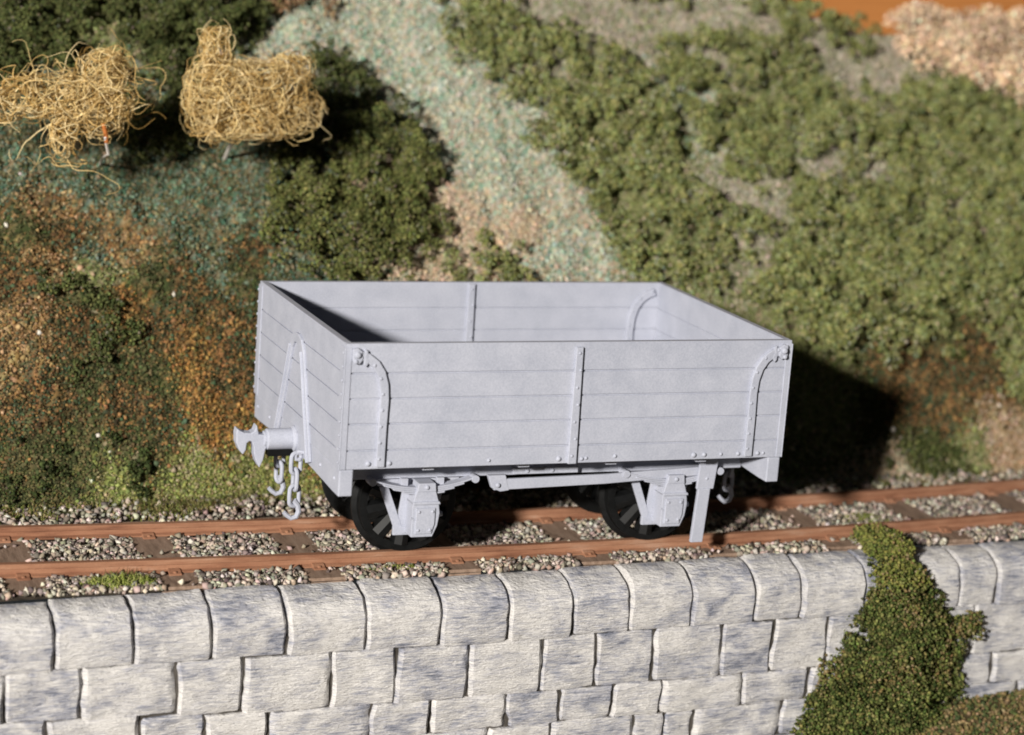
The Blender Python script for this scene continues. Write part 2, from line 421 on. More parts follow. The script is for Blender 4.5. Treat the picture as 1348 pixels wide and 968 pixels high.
SPOTS = [('mossdark', -3.75, 3.15), ('teal', -3.15, 3.1), ('teal', -3.95, 3.7), ('brown', -3.45, 3.2), ('brown', -4.0, 2.8), ('olive', -3.2, 2.85), ('teal', -1.9, 3.3), ('teal', -1.5, 3.5), ('teal', -2.8, 3.55), ('teal', -2.0, 2.95), ('teal', -3.3, 3.7), ('teal', -1.3, 2.9), ('mossdark', -3.2, 2.6), ('mossdark', -3.3, 2.2), ('mossdark', -3.8, 1.8), ('mossdark', -1.75, 2.9), ('mossdark', -2.6, 2.75), ('mossdark', -2.9, 1.85), ('mossdark', -3.5, 1.75), ('mossdark', -2.75, 2.2), ('mossdark', 4.9, 1.9), ('tealpale', 0.36, 4.97), ('tealpale', 0.56, 4.46), ('tealpale', 0.93, 3.97), ('tealpale', 1.32, 3.55), ('tealpale', 1.68, 3.08), ('tealpale', 1.15, 4.12), ('pink', 0.54, 3.2), ('pink', 0.37, 3.47), ('pink', 1.34, 3.35), ('tealpale', 0.07, 5.17), ('teal', -2.32, 3.5), ('teal', -1.47, 3.85), ('teal', -2.56, 3.79), ('tealpale', -0.25, 4.94), ('tan', -3.59, 3.42), ('tan', -3.66, 2.92), ('tan', -3.94, 2.37), ('orange', -2.4, 2.25), ('orange', -2.08, 1.93), ('brown', -3.38, 2.37), ('brown', -2.31, 2.74), ('brown', -2.81, 1.94), ('brown', -3.78, 2.03), ('tan', -2.97, 3.17), ('brown', -1.64, 3.06), ('brown', 5.83, 1.95), ('mossdark', 5.4, 1.75), ('tanpink', 6.5, 1.75), ('olive', 6.0, 1.7), ('brown', 5.75, 2.14), ('brown', 6.49, 2.3), ('mossdark', 6.0, 2.5), ('olive', 6.8, 2.6), ('brown', 5.3, 2.0), ('mossdark', 7.2, 2.3), ('tealpale', 3.7, 4.71), ('pinkgrey', 3.36, 5.08), ('pinkgrey', 2.22, 5.27), ('pinkgrey', 4.18, 4.96), ('pinkgrey', 4.11, 3.39), ('pinkgrey', 5.37, 4.09), ('pinkgrey', 6.22, 4.85), ('pinkgrey', 7.09, 3.88), ('olive', 4.46, 3.11), ('olive', 4.55, 4.43), ('olive', 6.35, 3.03), ('verge', -2.5, 1.63), ('verge', -3.21, 1.6), ('verge', -1.91, 1.66), ('brown', 0.15, 1.74), ('olive', 4.49, 2.03), ('pinkgrey', 5.88, 5.23), ('teal', -3.6, 4.4), ('olive', -3.0, 5.2), ('brown', 1.5, 2.4), ('pink', 5.0, 1.62), ('olive', 3.0, 4.4), ('olive', 5.0, 3.2), ('olive', 5.5, 4.6), ('olive', 6.6, 4.2), ('olive', 7.5, 4.5), ('olive', 7.6, 3.2), ('olive', 2.9, 3.4), ('brown', -2.6, 2.45), ('brown', -3.1, 2.05), ('orange', -3.0, 2.6), ('brown', -2.0, 2.2)]

def scatter_colours(x, y):
    n = len(x)
    D = np.stack([((x - a) ** 2 + (1.4 * (y - b)) ** 2 + 0.02) for _, a, b in SPOTS], 1)
    wgt = D ** -2.2 * RNG.exponential(1.0, D.shape)
    pick = wgt.argmax(1)
    out = np.zeros((n, 3))
    for k, (nm, _, _) in enumerate(SPOTS):
        m = pick == k
        if m.any(): out[m] = palette(PAL[nm], m.sum(), 0.25)
    return out

emb = sheet('embankment', np.arange(-9, 15.01, .05), np.arange(0, 8.01, .042), bank_z, M['grains'], 'structure', yoff=lambda X: bank_foot(X) - 0.25)
_v = np.empty(len(emb.data.vertices) * 3, np.float32); emb.data.vertices.foreach_get('co', _v); _v = _v.reshape(-1, 3)
_c = np.ones((len(_v), 4), np.float32); _c[:, :3] = scatter_colours(_v[:, 0].astype(float), _v[:, 1].astype(float)) * .8
emb.data.color_attributes.new('Col', 'FLOAT_COLOR', 'POINT').data.foreach_set('color', _c.ravel())
n = 300000
gx = RNG.uniform(-5.2, 10.0, n); gs = np.where(RNG.random(n) < .36, RNG.uniform(-0.02, 0.95, n), RNG.uniform(.9, 4.6, n))
gy = bank_foot(gx) + gs
keep = gs < crest(gx) + 0.3
gx, gy = gx[keep], gy[keep]
gz = bank_z(gx, gy); nn = bank_normal(gx, gy)
P = np.stack([gx, gy, gz], 1) + nn * RNG.uniform(-0.008, 0.020, (len(gx), 1))
_pale = RNG.random(len(P)) < .00022
_rad = RNG.choice([.008, .011, .014, .018, .025], len(P), p=[.25, .3, .25, .15, .05]) * RNG.uniform(.8, 1.25, len(P))
_rad[_pale] = RNG.uniform(.025, .042, _pale.sum())
_colr = scatter_colours(gx, gy); _colr[_pale] = palette([(.62,.56,.48),(.50,.44,.37),(.70,.66,.58)], _pale.sum())
sc = grains('ground_cover', P, _rad, _colr, M['grains'], 'octa', 0.5)
tag(sc, 'mixed teal, tan and brown scatter covering the bank behind the track', 'ground cover', kind='stuff')

# ------------------------------------------------------------------ ballast
SLEEPER_X = [-6.85, -5.60, -4.36, -3.13, -1.90, -0.66, 0.60, 1.86, 3.13, 4.42, 5.70, 6.98, 8.26]
SLEEPER_W = 0.36
n = 52000
bx = RNG.uniform(-5.6, 9.0, n); by = RNG.uniform(-0.9, 1.0, n)
by = np.where(by < 0, by * 1.0, by / 1.0 * (bank_foot(bx) + 0.05))
ok = by > wall_front(bx) + WALL_BACK - 0.02
for sx in SLEEPER_X:
    ok &= ~((np.abs(bx - sx) < SLEEPER_W / 2 - 0.03 * RNG.random(n)) & (np.abs(by - curve(bx)) < 0.97) & (RNG.random(n) > .008))
for off in (-0.525, 0.495):
    ok &= ~(np.abs(by - curve(bx) - off) < 0.05)
ok &= (by < .78 + .35 * fbm(bx * 3, by * 0, 23, 2)) | (RNG.random(n) < .35)
bx, by = bx[ok], by[ok]
bP = np.stack([bx, by, GROUND_Z + RNG.uniform(-0.012, 0.020, len(bx))], 1)
for sx in SLEEPER_X: bP[np.abs(bx - sx) < SLEEPER_W / 2 - .03, 2] += .022
bC = palette([(.42,.36,.30),(.30,.25,.21),(.50,.44,.37),(.22,.19,.16),(.38,.29,.24),(.12,.10,.09),(.56,.50,.43),(.26,.24,.19)], len(bx), 0.25)
bl = grains('ballast', bP, RNG.uniform(0.014, 0.038, len(bx)), bC, M['grains'], 'octa', 0.42)
tag(bl, 'pale grey and buff stone chippings packed round the sleepers', 'ballast', kind='stuff')

# ------------------------------------------------------------------ track
track = empty('railway_track', (0, 0, GROUND_Z))
tag(track, 'rusty single railway track on brown sleepers under the grey wagon', 'railway track')
def make_rail(off):
    xs = np.arange(-8, 12.01, .25)
    prof = [(-.055, 0.018), (.055, 0.018), (.055, .030), (.018, .042), (.016, .080), (.036, .088), (.036, .120), (.030, .127), (-.030, .127), (-.036, .120), (-.036, .088), (-.016, .080), (-.018, .042), (-.055, .030)]
    V = []; F = []; k = len(prof)
    for x in xs:
        for (a, b) in prof: V.append((x, curve(x) + off + a, GROUND_Z + b - 0.002))
    for i in range(len(xs) - 1):
        for j in range(k): F.append((i * k + j, (i + 1) * k + j, (i + 1) * k + (j + 1) % k, i * k + (j + 1) % k))
    m = MB(); m.add(V, F)
    o = m.build('rail', M['rust'], track)
    o.data.materials.append(M['railtop'])
    for p in o.data.polygons:
        if p.normal.z > 0.75 and p.center.z > 0.10: p.material_index = 1
    return o
make_rail(-0.525); make_rail(0.495)
for sx in SLEEPER_X:
    h = SLEEPER_W / 2 * random.uniform(.94, 1.04); cy = curve(sx); a = random.uniform(-.02, .02)
    y0 = max(cy - 0.93, wall_front(sx) + WALL_BACK + 0.004)
    m = MB(); m.prism([(sx - h + a, y0), (sx + h + a, y0), (sx + h - a, cy + 0.92), (sx - h - a, cy + 0.92)], 0, 0)
    m = MB()
    pts = [(sx - h + a, y0), (sx + h + a, y0), (sx + h - a, cy + 0.92), (sx - h - a, cy + 0.92)]
    m.add([(p[0], p[1], GROUND_Z - 0.05) for p in pts] + [(p[0], p[1], GROUND_Z + 0.014) for p in pts],
          [(3, 2, 1, 0), (4, 5, 6, 7), (0, 1, 5, 4), (1, 2, 6, 5), (2, 3, 7, 6), (3, 0, 4, 7)])
    sl = m.build('sleeper', M['sleeper'], track, bevel=0.006)
    for off in (-0.525, 0.495):
        c = MB(); yy = cy + off
        pr = [(yy - .12, GROUND_Z + .008), (yy + .12, GROUND_Z + .008), (yy + .112, GROUND_Z + .026), (yy + .075, GROUND_Z + .034), (yy + .050, GROUND_Z + .045), (yy + .022, GROUND_Z + .05),
              (yy - .022, GROUND_Z + .05), (yy - .050, GROUND_Z + .045), (yy - .075, GROUND_Z + .034), (yy - .112, GROUND_Z + .026)]
        c.prism(pr, sx - .055, sx + .055, 'x'); c.rivet((sx, yy - .085, GROUND_Z + .028), .020, 'z', 1); c.rivet((sx, yy + .085, GROUND_Z + .028), .020, 'z', 1)
        c.build('rail_chair', M['rust'], sl, bevel=.008)

# ------------------------------------------------------------------ stone wall
wall = empty('stone_wall', (0, -1.2, -2.9))
tag(wall, 'pale grey stone retaining wall with rounded coping below the track', 'wall')
def edge(u, wdt, r): return min(1.0, min(u, 1 - u) * wdt / r)
def wn(x, y, z, s): return mnoise.noise(Vector((x * s, y * s, z * s)))
def coping(x0, x1, zb, seed):
    H = -zb - 1.10
    H = (-1.10) - zb
    prof = [(0.012, -H), (0.003, -H * .95), (0, -H * .85), (0, -H * .70), (0, -H * .58)]
    for q in range(1, 10):
        t = q / 9 * math.pi / 2
        prof.append((.40 * (1 - math.cos(t)) ** 1.15, -H * .50 * (1 - math.sin(t))))
    prof += [(WALL_BACK, -.012), (WALL_BACK, -.20)]
    nu = 22; V = []; F = []
    wd = x1 - x0; lean = random.uniform(-.02, .02); drop = random.uniform(-.012, .010); fw = random.uniform(-.012, .014)
    for i in range(nu + 1):
        u = i / nu
        u = u + 0.035 * math.sin(2 * math.pi * u) * -1.0   # denser near the joints
        e = edge(u, wd, .026); ins = (1 - e) ** 2 * .030
        for j, (a, b) in enumerate(prof):
            x = x0 + .009 + u * (wd - .018) + lean * (j / len(prof) - .5)
            yb = wall_front(x) + a + fw
            z = -1.10 + b + drop
            nzv = .026 * wn(x + seed, a * 2, z, 1.7) + .010 * wn(x + seed, a, z * 2.2, 7)
            t = j / (len(prof) - 1)
            ny, nz_ = (-1, 0) if j < 5 else (-math.cos((j - 4) / 9 * 1.57), math.sin(min(1, (j - 4) / 9) * 1.57))
            k = nzv - ins
            if j >= len(prof) - 2: k = 0
            V.append((x + .020 * wn(seed + (1 if u > .5 else 0), b, a, 7), yb + ny * k, z + nz_ * k))
    m = len(prof)
    for i in range(nu):
        for j in range(m - 1): F.append((i * m + j, (i + 1) * m + j, (i + 1) * m + j + 1, i * m + j + 1))
    F.append(tuple(range(m))); F.append(tuple(nu * m + j for j in range(m)))
    mb = MB(); mb.add(V, F)
    return mb.build('coping_stone', M['stone'], wall, smooth=True)
CJ = [-6.3, -5.6, -4.92, -4.24, -3.62, -2.98, -2.35, -1.66, -1.00, -0.38, 0.22, 0.76, 1.38, 2.02, 2.50, 3.16, 3.70, 4.20, 4.62, 5.15, 5.75, 6.4, 7.1, 7.8]
def cop_bottom(x): return -1.545 - 0.035 / (1 + math.exp(-(x + 2.5) * 2))
for k in range(len(CJ) - 1): coping(CJ[k], CJ[k + 1], cop_bottom((CJ[k] + CJ[k + 1]) / 2), k * 3.7)

def wall_block(x0, x1, z0, z1, seed, out=0.0):
    nu, nv = 18, 9; V = []; F = []
    wd, ht = x1 - x0, z1 - z0
    j0, j1 = random.uniform(-.02, .02), random.uniform(-.02, .02)
    for i in range(nu + 1):
        for j in range(nv + 1):
            u, v = i / nu, j / nv
            uu = u - 0.10 * math.sin(2 * math.pi * u) / (2 * math.pi) * 4 * .4
            vv = v - 0.10 * math.sin(2 * math.pi * v) / (2 * math.pi) * 4 * .4
            x = x0 + .008 + .022 * wn(seed, v * .4, 1 if u > .5 else 0, 5) + uu * (wd - .020) + (j0 * (1 - u) + j1 * u) * (v - .5)
            z = z0 + .001 + vv * (ht - .002)
            ev = edge(vv, ht, .02); e = edge(uu, wd, .022)
            k = .020 * wn(x + seed, 0, z * 1.6, 2.5) + .013 * wn(x * .8 + seed, 3, z * 3, 6) - (1 - e) ** 2 * .030 - (1 - ev) ** 2 * .012 + out
            V.append((x + (1 - e) * .012 * wn(seed, z, u, 16), wall_front(x) + 0.012 - k, z + .016 * wn(x, seed, 0, 3) + (1 - ev) * .010 * wn(x, seed, v, 15)))
    for i in range(nu):
        for j in range(nv):
            a = i * (nv + 1) + j
            F.append((a, a + nv + 1, a + nv + 2, a + 1))
    # returns at the four edges
    n0 = len(V); ring = [j for j in range(nv + 1)] + [i * (nv + 1) + nv for i in range(1, nv + 1 + 4)] if False else []
    loop = [(i, 0) for i in range(nu)] + [(nu, j) for j in range(nv)] + [(i, nv) for i in range(nu, 0, -1)] + [(0, j) for j in range(nv, 0, -1)]
    ids = [i * (nv + 1) + j for i, j in loop]
    V += [(V[a][0], V[a][1] + .07, V[a][2]) for a in ids]
    L = len(ids)
    for q in range(L): F.append((ids[q], n0 + q, n0 + (q + 1) % L, ids[(q + 1) % L]))
    mb = MB(); mb.add(V, F)
    mb.build('wall_stone', M['stone'], wall, smooth=True)
def course(joints, zt, zb, seed):
    for k in range(len(joints) - 1):
        xm = (joints[k] + joints[k + 1]) / 2
        if joints[k + 1] < -5.4 or joints[k] > 6.3: continue
        wall_block(joints[k], joints[k + 1], zb(xm), zt(xm), seed + k * 1.9, random.uniform(-.010, .012))
def z1f(x): return -1.945 - 0.125 / (1 + math.exp(-(x + 3.2) * 1.6))
def z2f(x): return z1f(x) - 0.30
def z3f(x): return z2f(x) - 0.33
def z4f(x): return z3f(x) - 0.36
c2 = [-6.4, -5.8, -5.2, -4.62, -4.02, -3.25, -2.70, -1.95, -1.38, -0.72, -0.04, 0.48, 1.04, 1.72, 2.24, 2.82, 3.3, 3.85, 4.40, 5.1, 5.7, 6.4, 7.1]
c3 = [-6.5, -5.6, -4.95, -4.28, -3.53, -3.0, -2.47, -1.58, -1.04, -0.34, 0.16, 0.67, 1.15, 1.96, 2.66, 3.3, 3.95, 4.68, 5.3, 6.1, 7.0]
c4 = [-6.4, -5.5, -4.7, -4.0, -3.2, -2.5, -1.7, -1.2, -0.5, 0.1, 0.9, 1.2, 1.5, 2.4, 2.9, 3.6, 4.3, 5.0, 5.8, 6.6]
course(c2, lambda x: cop_bottom(x) - .004, z1f, 11); course(c3, lambda x: z1f(x) - .004, z2f, 23); course(c4, lambda x: z2f(x) - .004, z3f, 37)
course([j + .3 for j in c3], lambda x: z3f(x) - .004, z4f, 51)
mb = MB(); pf = [(-6.6), 8.2]
mb.add([(x, wall_front(x) + a, z) for x in pf for a in (.050, .42) for z in (-3.2, -1.42)], [(0, 1, 3, 2), (4, 6, 7, 5), (0, 4, 5, 1), (2, 3, 7, 6), (0, 2, 6, 4), (1, 5, 7, 3)])
mb.build('mortar_core', M['mortar'], wall)

# ------------------------------------------------------------------ bushes of foam granules
OLIVE = [(.23,.24,.07),(.31,.31,.11),(.16,.18,.05),(.40,.38,.16),(.20,.235,.08),(.10,.12,.04),(.31,.34,.16),(.25,.30,.14)]
MID = [(.14,.15,.045),(.17,.185,.06),(.10,.115,.035),(.22,.215,.08),(.075,.09,.03)]
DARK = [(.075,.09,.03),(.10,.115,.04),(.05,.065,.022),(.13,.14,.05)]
IVY = [(.060,.085,.022),(.095,.12,.034),(.035,.05,.014),(.15,.17,.05),(.19,.18,.065),(.10,.095,.035),(.06,.065,.022)]
TAN = [(.80,.60,.42),(.72,.52,.35),(.86,.68,.50),(.64,.44,.28)]
def in_poly(x, y, poly):
    c = np.zeros(len(x), bool); n = len(poly)
    for i in range(n):
        (x1, y1), (x2, y2) = poly[i], poly[(i + 1) % n]
        t = ((y1 > y) != (y2 > y)) & (x < (x2 - x1) * (y - y1) / ((y2 - y1) + 1e-12) + x1)
        c ^= t
    return c
def lump_grains(Lp, Lr, Ln, dens, gr, cols, var=.22):
    """granules on the outer side of every lump"""
    PP = []; CC = []; RR = []
    for p, r, nrm in zip(Lp, Lr, Ln):
        k = max(12, int(dens * r * r))
        d = RNG.normal(size=(k, 3)); d /= np.linalg.norm(d, axis=1, keepdims=True)
        flip = (d @ nrm) < -0.25
        d[flip] -= 2 * (d[flip] @ nrm)[:, None] * nrm
        PP.append(p + d * r * (RNG.uniform(.3, 1.0, (k, 1)) ** .6 * 1.55))
        RR.append(RNG.uniform(.5, 1.6, k) * gr)
        CC.append(palette(cols, k, var) * RNG.uniform(.65, 1.3))
    return np.concatenate(PP), np.concatenate(RR), np.concatenate(CC)
def bush(name, poly, label, cols, cat='bush', lump=(.020, .070), height=.12, cover=1.0, dens=15000, gr=.0125, group=None, holes=.0, zfun=None):
    px = [p[0] for p in poly]; py = [p[1] for p in poly]
    A = 0.5 * abs(sum(px[i] * py[(i + 1) % len(poly)] - px[(i + 1) % len(poly)] * py[i] for i in range(len(poly))))
    n = int(A * 1.45 * cover / (0.095 ** 2) * 6.5)
    x = RNG.uniform(min(px) - .18, max(px) + .18, n); y = RNG.uniform(min(py) - .15, max(py) + .15, n)
    wx = x + .34 * (fbm(x * 4, y * 4, 21) - .5); wy = y + .30 * (fbm(x * 4, y * 4, 31) - .5)
    k = in_poly(wx + RNG.normal(0, .07, n), wy + RNG.normal(0, .055, n), poly) & (fbm(x * 7, y * 8, 91, 2) > RNG.uniform(.20, .72, n))
    if holes: k &= fbm(x * 2.3, y * 2.9, 41, 2) > holes
    x, y = x[k], y[k]
    nr = bank_normal(x, y)
    hh = height * np.clip(-.55 + 2.0 * fbm(x * 3.2, y * 4.2, 51, 2) + 1.1 * fbm(x * 9, y * 11, 57, 2), .03, 2) * RNG.uniform(.35, 1.0, len(x))
    Lr = RNG.uniform(lump[0], lump[1], len(x)) * np.where(RNG.random(len(x)) < .15, 1.25, 1)
    up = nr + np.array([0, -.1, .35]); up /= np.linalg.norm(up, axis=1, keepdims=True)
    Lp = np.stack([x, y, bank_z(x, y)], 1) + nr * hh[:, None]
    P, R_, C = lump_grains(Lp, Lr, up, dens, gr, cols)
    q = RNG.random(len(P)) < .02 + .11 * (fbm(P[:, 0] * 5, P[:, 1] * 6, 97, 2) > .52); C[q] = palette([(.42,.34,.25),(.30,.30,.18),(.26,.22,.13),(.30,.33,.25)], q.sum()) * np.mean(cols) * 6
    c = P.mean(0)
    o = grains(name, P, R_, C, M['grains'], 'octa', .35, origin=(float(c[0]), float(c[1]), float(bank_z(c[0], c[1]))))
    return tag(o, label, cat, group)
GB = 'foam bushes growing on the bank'
bush('dark_bush', [(-5.2, 5.5), (-3.79, 5.5), (-1.16, 5.5), (-1.17, 4.91), (-2.05, 4.6), (-2.39, 4.79), (-3.1, 4.69), (-3.88, 4.46), (-5.0, 4.5)], 'long dark green hedge along the top left behind both straw tufts', DARK, height=.30, group=GB)
bush('dark_bush', [(-0.71, 4.92), (-0.06, 4.66), (0.19, 4.03), (-0.31, 3.7), (-0.69, 4.14)], 'dark bush added for the deep shadow right of the boxy straw tuft, left of the path', DARK, height=.30, group=GB)  # dark mass put where the boxy tuft's shadow falls
bush('dark_bush', [(-2.54, 4.85), (-1.93, 4.95), (-2.09, 3.91), (-2.67, 3.63), (-2.72, 4.22)], 'dark green bush added for the deep shade between the two straw tufts', DARK, height=.2, group=GB)  # dark foliage colour stands in for shadow cast by the left tuft
bush('green_bush', [(-1.16, 3.82), (-0.6, 4.17), (0.12, 4.09), (0.35, 3.68), (0.37, 3.34), (0.14, 2.94), (-0.54, 2.70), (-1.28, 2.80), (-1.43, 3.32)], 'rounded olive bush above the left end of the wagon, below the boxy straw tuft', MID, height=.26, group=GB)
bush('green_bush', [(0.39, 2.97), (0.86, 3.16), (1.22, 2.97), (1.12, 2.70), (0.34, 2.70)], 'little olive bush at the foot of the path just behind the wagon rim', OLIVE, height=.14, group=GB)
bush('green_bush', [(0.9, 5.21), (1.28, 5.5), (1.83, 5.3), (2.41, 5.16), (2.55, 4.89), (2.09, 4.58), (1.66, 4.35), (1.39, 4.63), (0.95, 4.92)], 'bright olive bush at the top right edge of the pale path', OLIVE, height=.22, group=GB)
bush('green_bush', [(1.66, 4.35), (2.18, 4.58), (2.74, 4.9), (3.19, 4.85), (3.37, 4.32), (3.01, 3.87), (2.37, 3.57), (1.91, 3.78), (1.63, 3.99)], 'olive bush halfway up the right side of the pale path', OLIVE, height=.2, holes=.30, group=GB)
bush('green_bush', [(2.09, 3.78), (3.04, 3.94), (3.63, 3.81), (3.53, 3.09), (3.25, 2.70), (2.39, 2.75), (2.30, 3.3)], 'olive bush above the back right corner of the wagon', OLIVE, height=.2, holes=.25, group=GB)
bush('green_bush', [(3.56, 5.09), (4.68, 5.23), (5.39, 5.03), (5.55, 4.49), (4.88, 3.85), (3.89, 3.74), (3.31, 4.17)], 'broad patchy olive bush under the grey strip at upper right', OLIVE, height=.2, holes=.36, group=GB)
bush('green_bush', [(5.42, 4.64), (6.75, 4.88), (8.6, 4.85), (8.6, 3.81), (6.47, 3.47), (5.57, 3.65), (5.28, 4.09)], 'patchy green bush directly below the tan bush', OLIVE, height=.2, holes=.36, group=GB)
bush('green_bush', [(3.53, 3.3), (4.85, 3.77), (5.97, 3.67), (6.64, 3.41), (6.45, 2.55), (5.78, 2.36), (4.84, 2.30), (3.88, 2.45), (3.42, 2.82)], 'wide olive bush overhanging the shadow right of the wagon', OLIVE, height=.22, holes=.30, group=GB)
bush('green_bush', [(6.58, 3.47), (8.4, 3.73), (7.9, 2.20), (6.55, 2.12), (6.40, 2.67)], 'olive bush at the right edge above the brown soil', OLIVE, height=.18, holes=.3, group=GB)
bush('green_bush', [(4.75, 5.60), (5.87, 5.67), (6.52, 5.4), (5.96, 5.1), (5.18, 5.15)], 'blurred green bush on the crest left of the tan bush', OLIVE, height=.18, group=GB)
bush('tan_bush', [(6.72, 5.45), (7.3, 5.55), (9.8, 5.55), (9.3, 4.65), (7.9, 4.95), (6.95, 5.15)], 'pale tan sponge bush on the crest at the top right corner', TAN, height=.26, lump=(.07, .16), dens=6500, gr=.018)
bush('green_bush', [(-3.91, 2.62), (-3.47, 2.74), (-2.96, 2.8), (-2.94, 2.5), (-3.13, 2.17), (-3.49, 2.1), (-3.88, 2.29)], 'sparse dark tuft of green on the brown slope at left', DARK, height=.09, cover=.7, holes=.46, lump=(.02, .06), group=GB)
bush('dark_bush', [(-4.1, 1.86), (-3.45, 1.87), (-2.91, 1.72), (-2.9, 1.58), (-4.2, 1.58)], 'low dark green growth at the foot of the bank, far left', [(.04,.055,.018),(.06,.075,.025),(.03,.04,.014)], height=.06, cover=.6, holes=.50, lump=(.02, .05), group=GB)
bush('green_bush', [(5.0, 1.72), (5.61, 1.80), (6.05, 1.74), (5.9, 1.58), (5.0, 1.57)], 'low green growth beside the rail right of the wagon shadow', DARK, height=.05, cover=.8, lump=(.04, .08), holes=.3, group=GB)
bush('brown_bush', [(-1.11, 5.6), (-0.38, 5.6), (-0.47, 5.28), (-1.07, 5.22)], 'small brown bush on the top edge left of the path', [(.30,.19,.10),(.22,.14,.07),(.36,.24,.14)], height=.12)
bush('green_bush', [(2.89, 5.75), (4.37, 5.80), (3.97, 5.48), (3.01, 5.50)], 'blurred green strip of bush at the top edge above the grey patch', OLIVE, height=.12, group=GB)

# grass at the foot of the bank, one sheet of blades
def blades(name, P, L, C, mat, lean=.5, width=.008, origin=(0, 0, 0)):
    n = len(P)
    a = RNG.uniform(0, 2 * np.pi, n); t = RNG.uniform(0, lean, n)
    d = np.stack([np.cos(a) * np.sin(t), np.sin(a) * np.sin(t), np.cos(t)], 1)
    s = np.stack([-np.sin(a), np.cos(a), np.zeros(n)], 1) * width
    s2 = np.cross(d, s)
    m = P + d * (L * .5)[:, None]; tp = P + d * L[:, None] + np.stack([np.cos(a), np.sin(a), -.3 * np.ones(n)], 1) * (L * .25)[:, None]
    V = np.stack([P - s, P + s, P + s2, m - s * .8, m + s * .8, m + s2 * .8, tp], 1)
    f = np.array([(0, 1, 4), (0, 4, 3), (1, 2, 5), (1, 5, 4), (2, 0, 3), (2, 3, 5), (3, 4, 6), (4, 5, 6), (5, 3, 6)])
    F = (f[None] + (np.arange(n) * 7)[:, None, None]).reshape(-1, 3)
    return raw_mesh(name, V.reshape(-1, 3), F, np.repeat(C, 7, axis=0), mat, origin=origin)
GRASS = [(.15,.17,.045),(.20,.22,.06),(.10,.12,.035),(.25,.23,.09),(.30,.24,.12),(.17,.12,.05)]
n = 5600
x = np.concatenate([np.where(RNG.random(n) < .75, RNG.uniform(-3.1, -1.2, n), RNG.uniform(-4.6, -3, n)), RNG.uniform(4.4, 6.8, 700)]); y = bank_foot(x) + RNG.normal(-.16, .17, len(x))
k = (fbm(x * 2.2, y * 3, 61, 2) > .43) & (y > curve(x) + .60)
x, y = x[k], y[k]
vg = blades('verge_grass', np.stack([x, y, bank_z(x, y) - .01], 1), RNG.uniform(.03, .085, len(x)), palette(GRASS, len(x)), M['grains'], 1.1)
tag(vg, 'short yellow green grass along the foot of the bank', 'grass', kind='stuff')
def grass_tuft(cx, cy, rx, ry, n, h, label):
    ra = np.sqrt(RNG.random(n)); rt = RNG.uniform(0, 2 * np.pi, n)
    x = cx + 1.9 * rx * ra * np.cos(rt); y = cy + 1.9 * ry * ra * np.sin(rt)
    o = blades('grass_tuft', np.stack([x, y, np.full(n, GROUND_Z)], 1), RNG.uniform(.35, 1, n) * h * (1.15 - .75 * ra ** 2), palette([(.23,.27,.06),(.30,.33,.09),(.17,.21,.045),(.36,.36,.13)], n), M['grains'], .9, .006, origin=(cx, cy, GROUND_Z))
    tag(o, label, 'grass tuft', 'grass tufts in the ballast')
grass_tuft(-3.62, -.74, .17, .06, 620, .15, 'bright green grass tuft between rail and coping at far left')
grass_tuft(-1.22, -.68, .16, .035, 240, .07, 'short thin grass tuft by the wall below the left wheel')
grass_tuft(3.85, .10, .13, .13, 620, .07, 'green weedy tuft between the two rails right of the wagon')

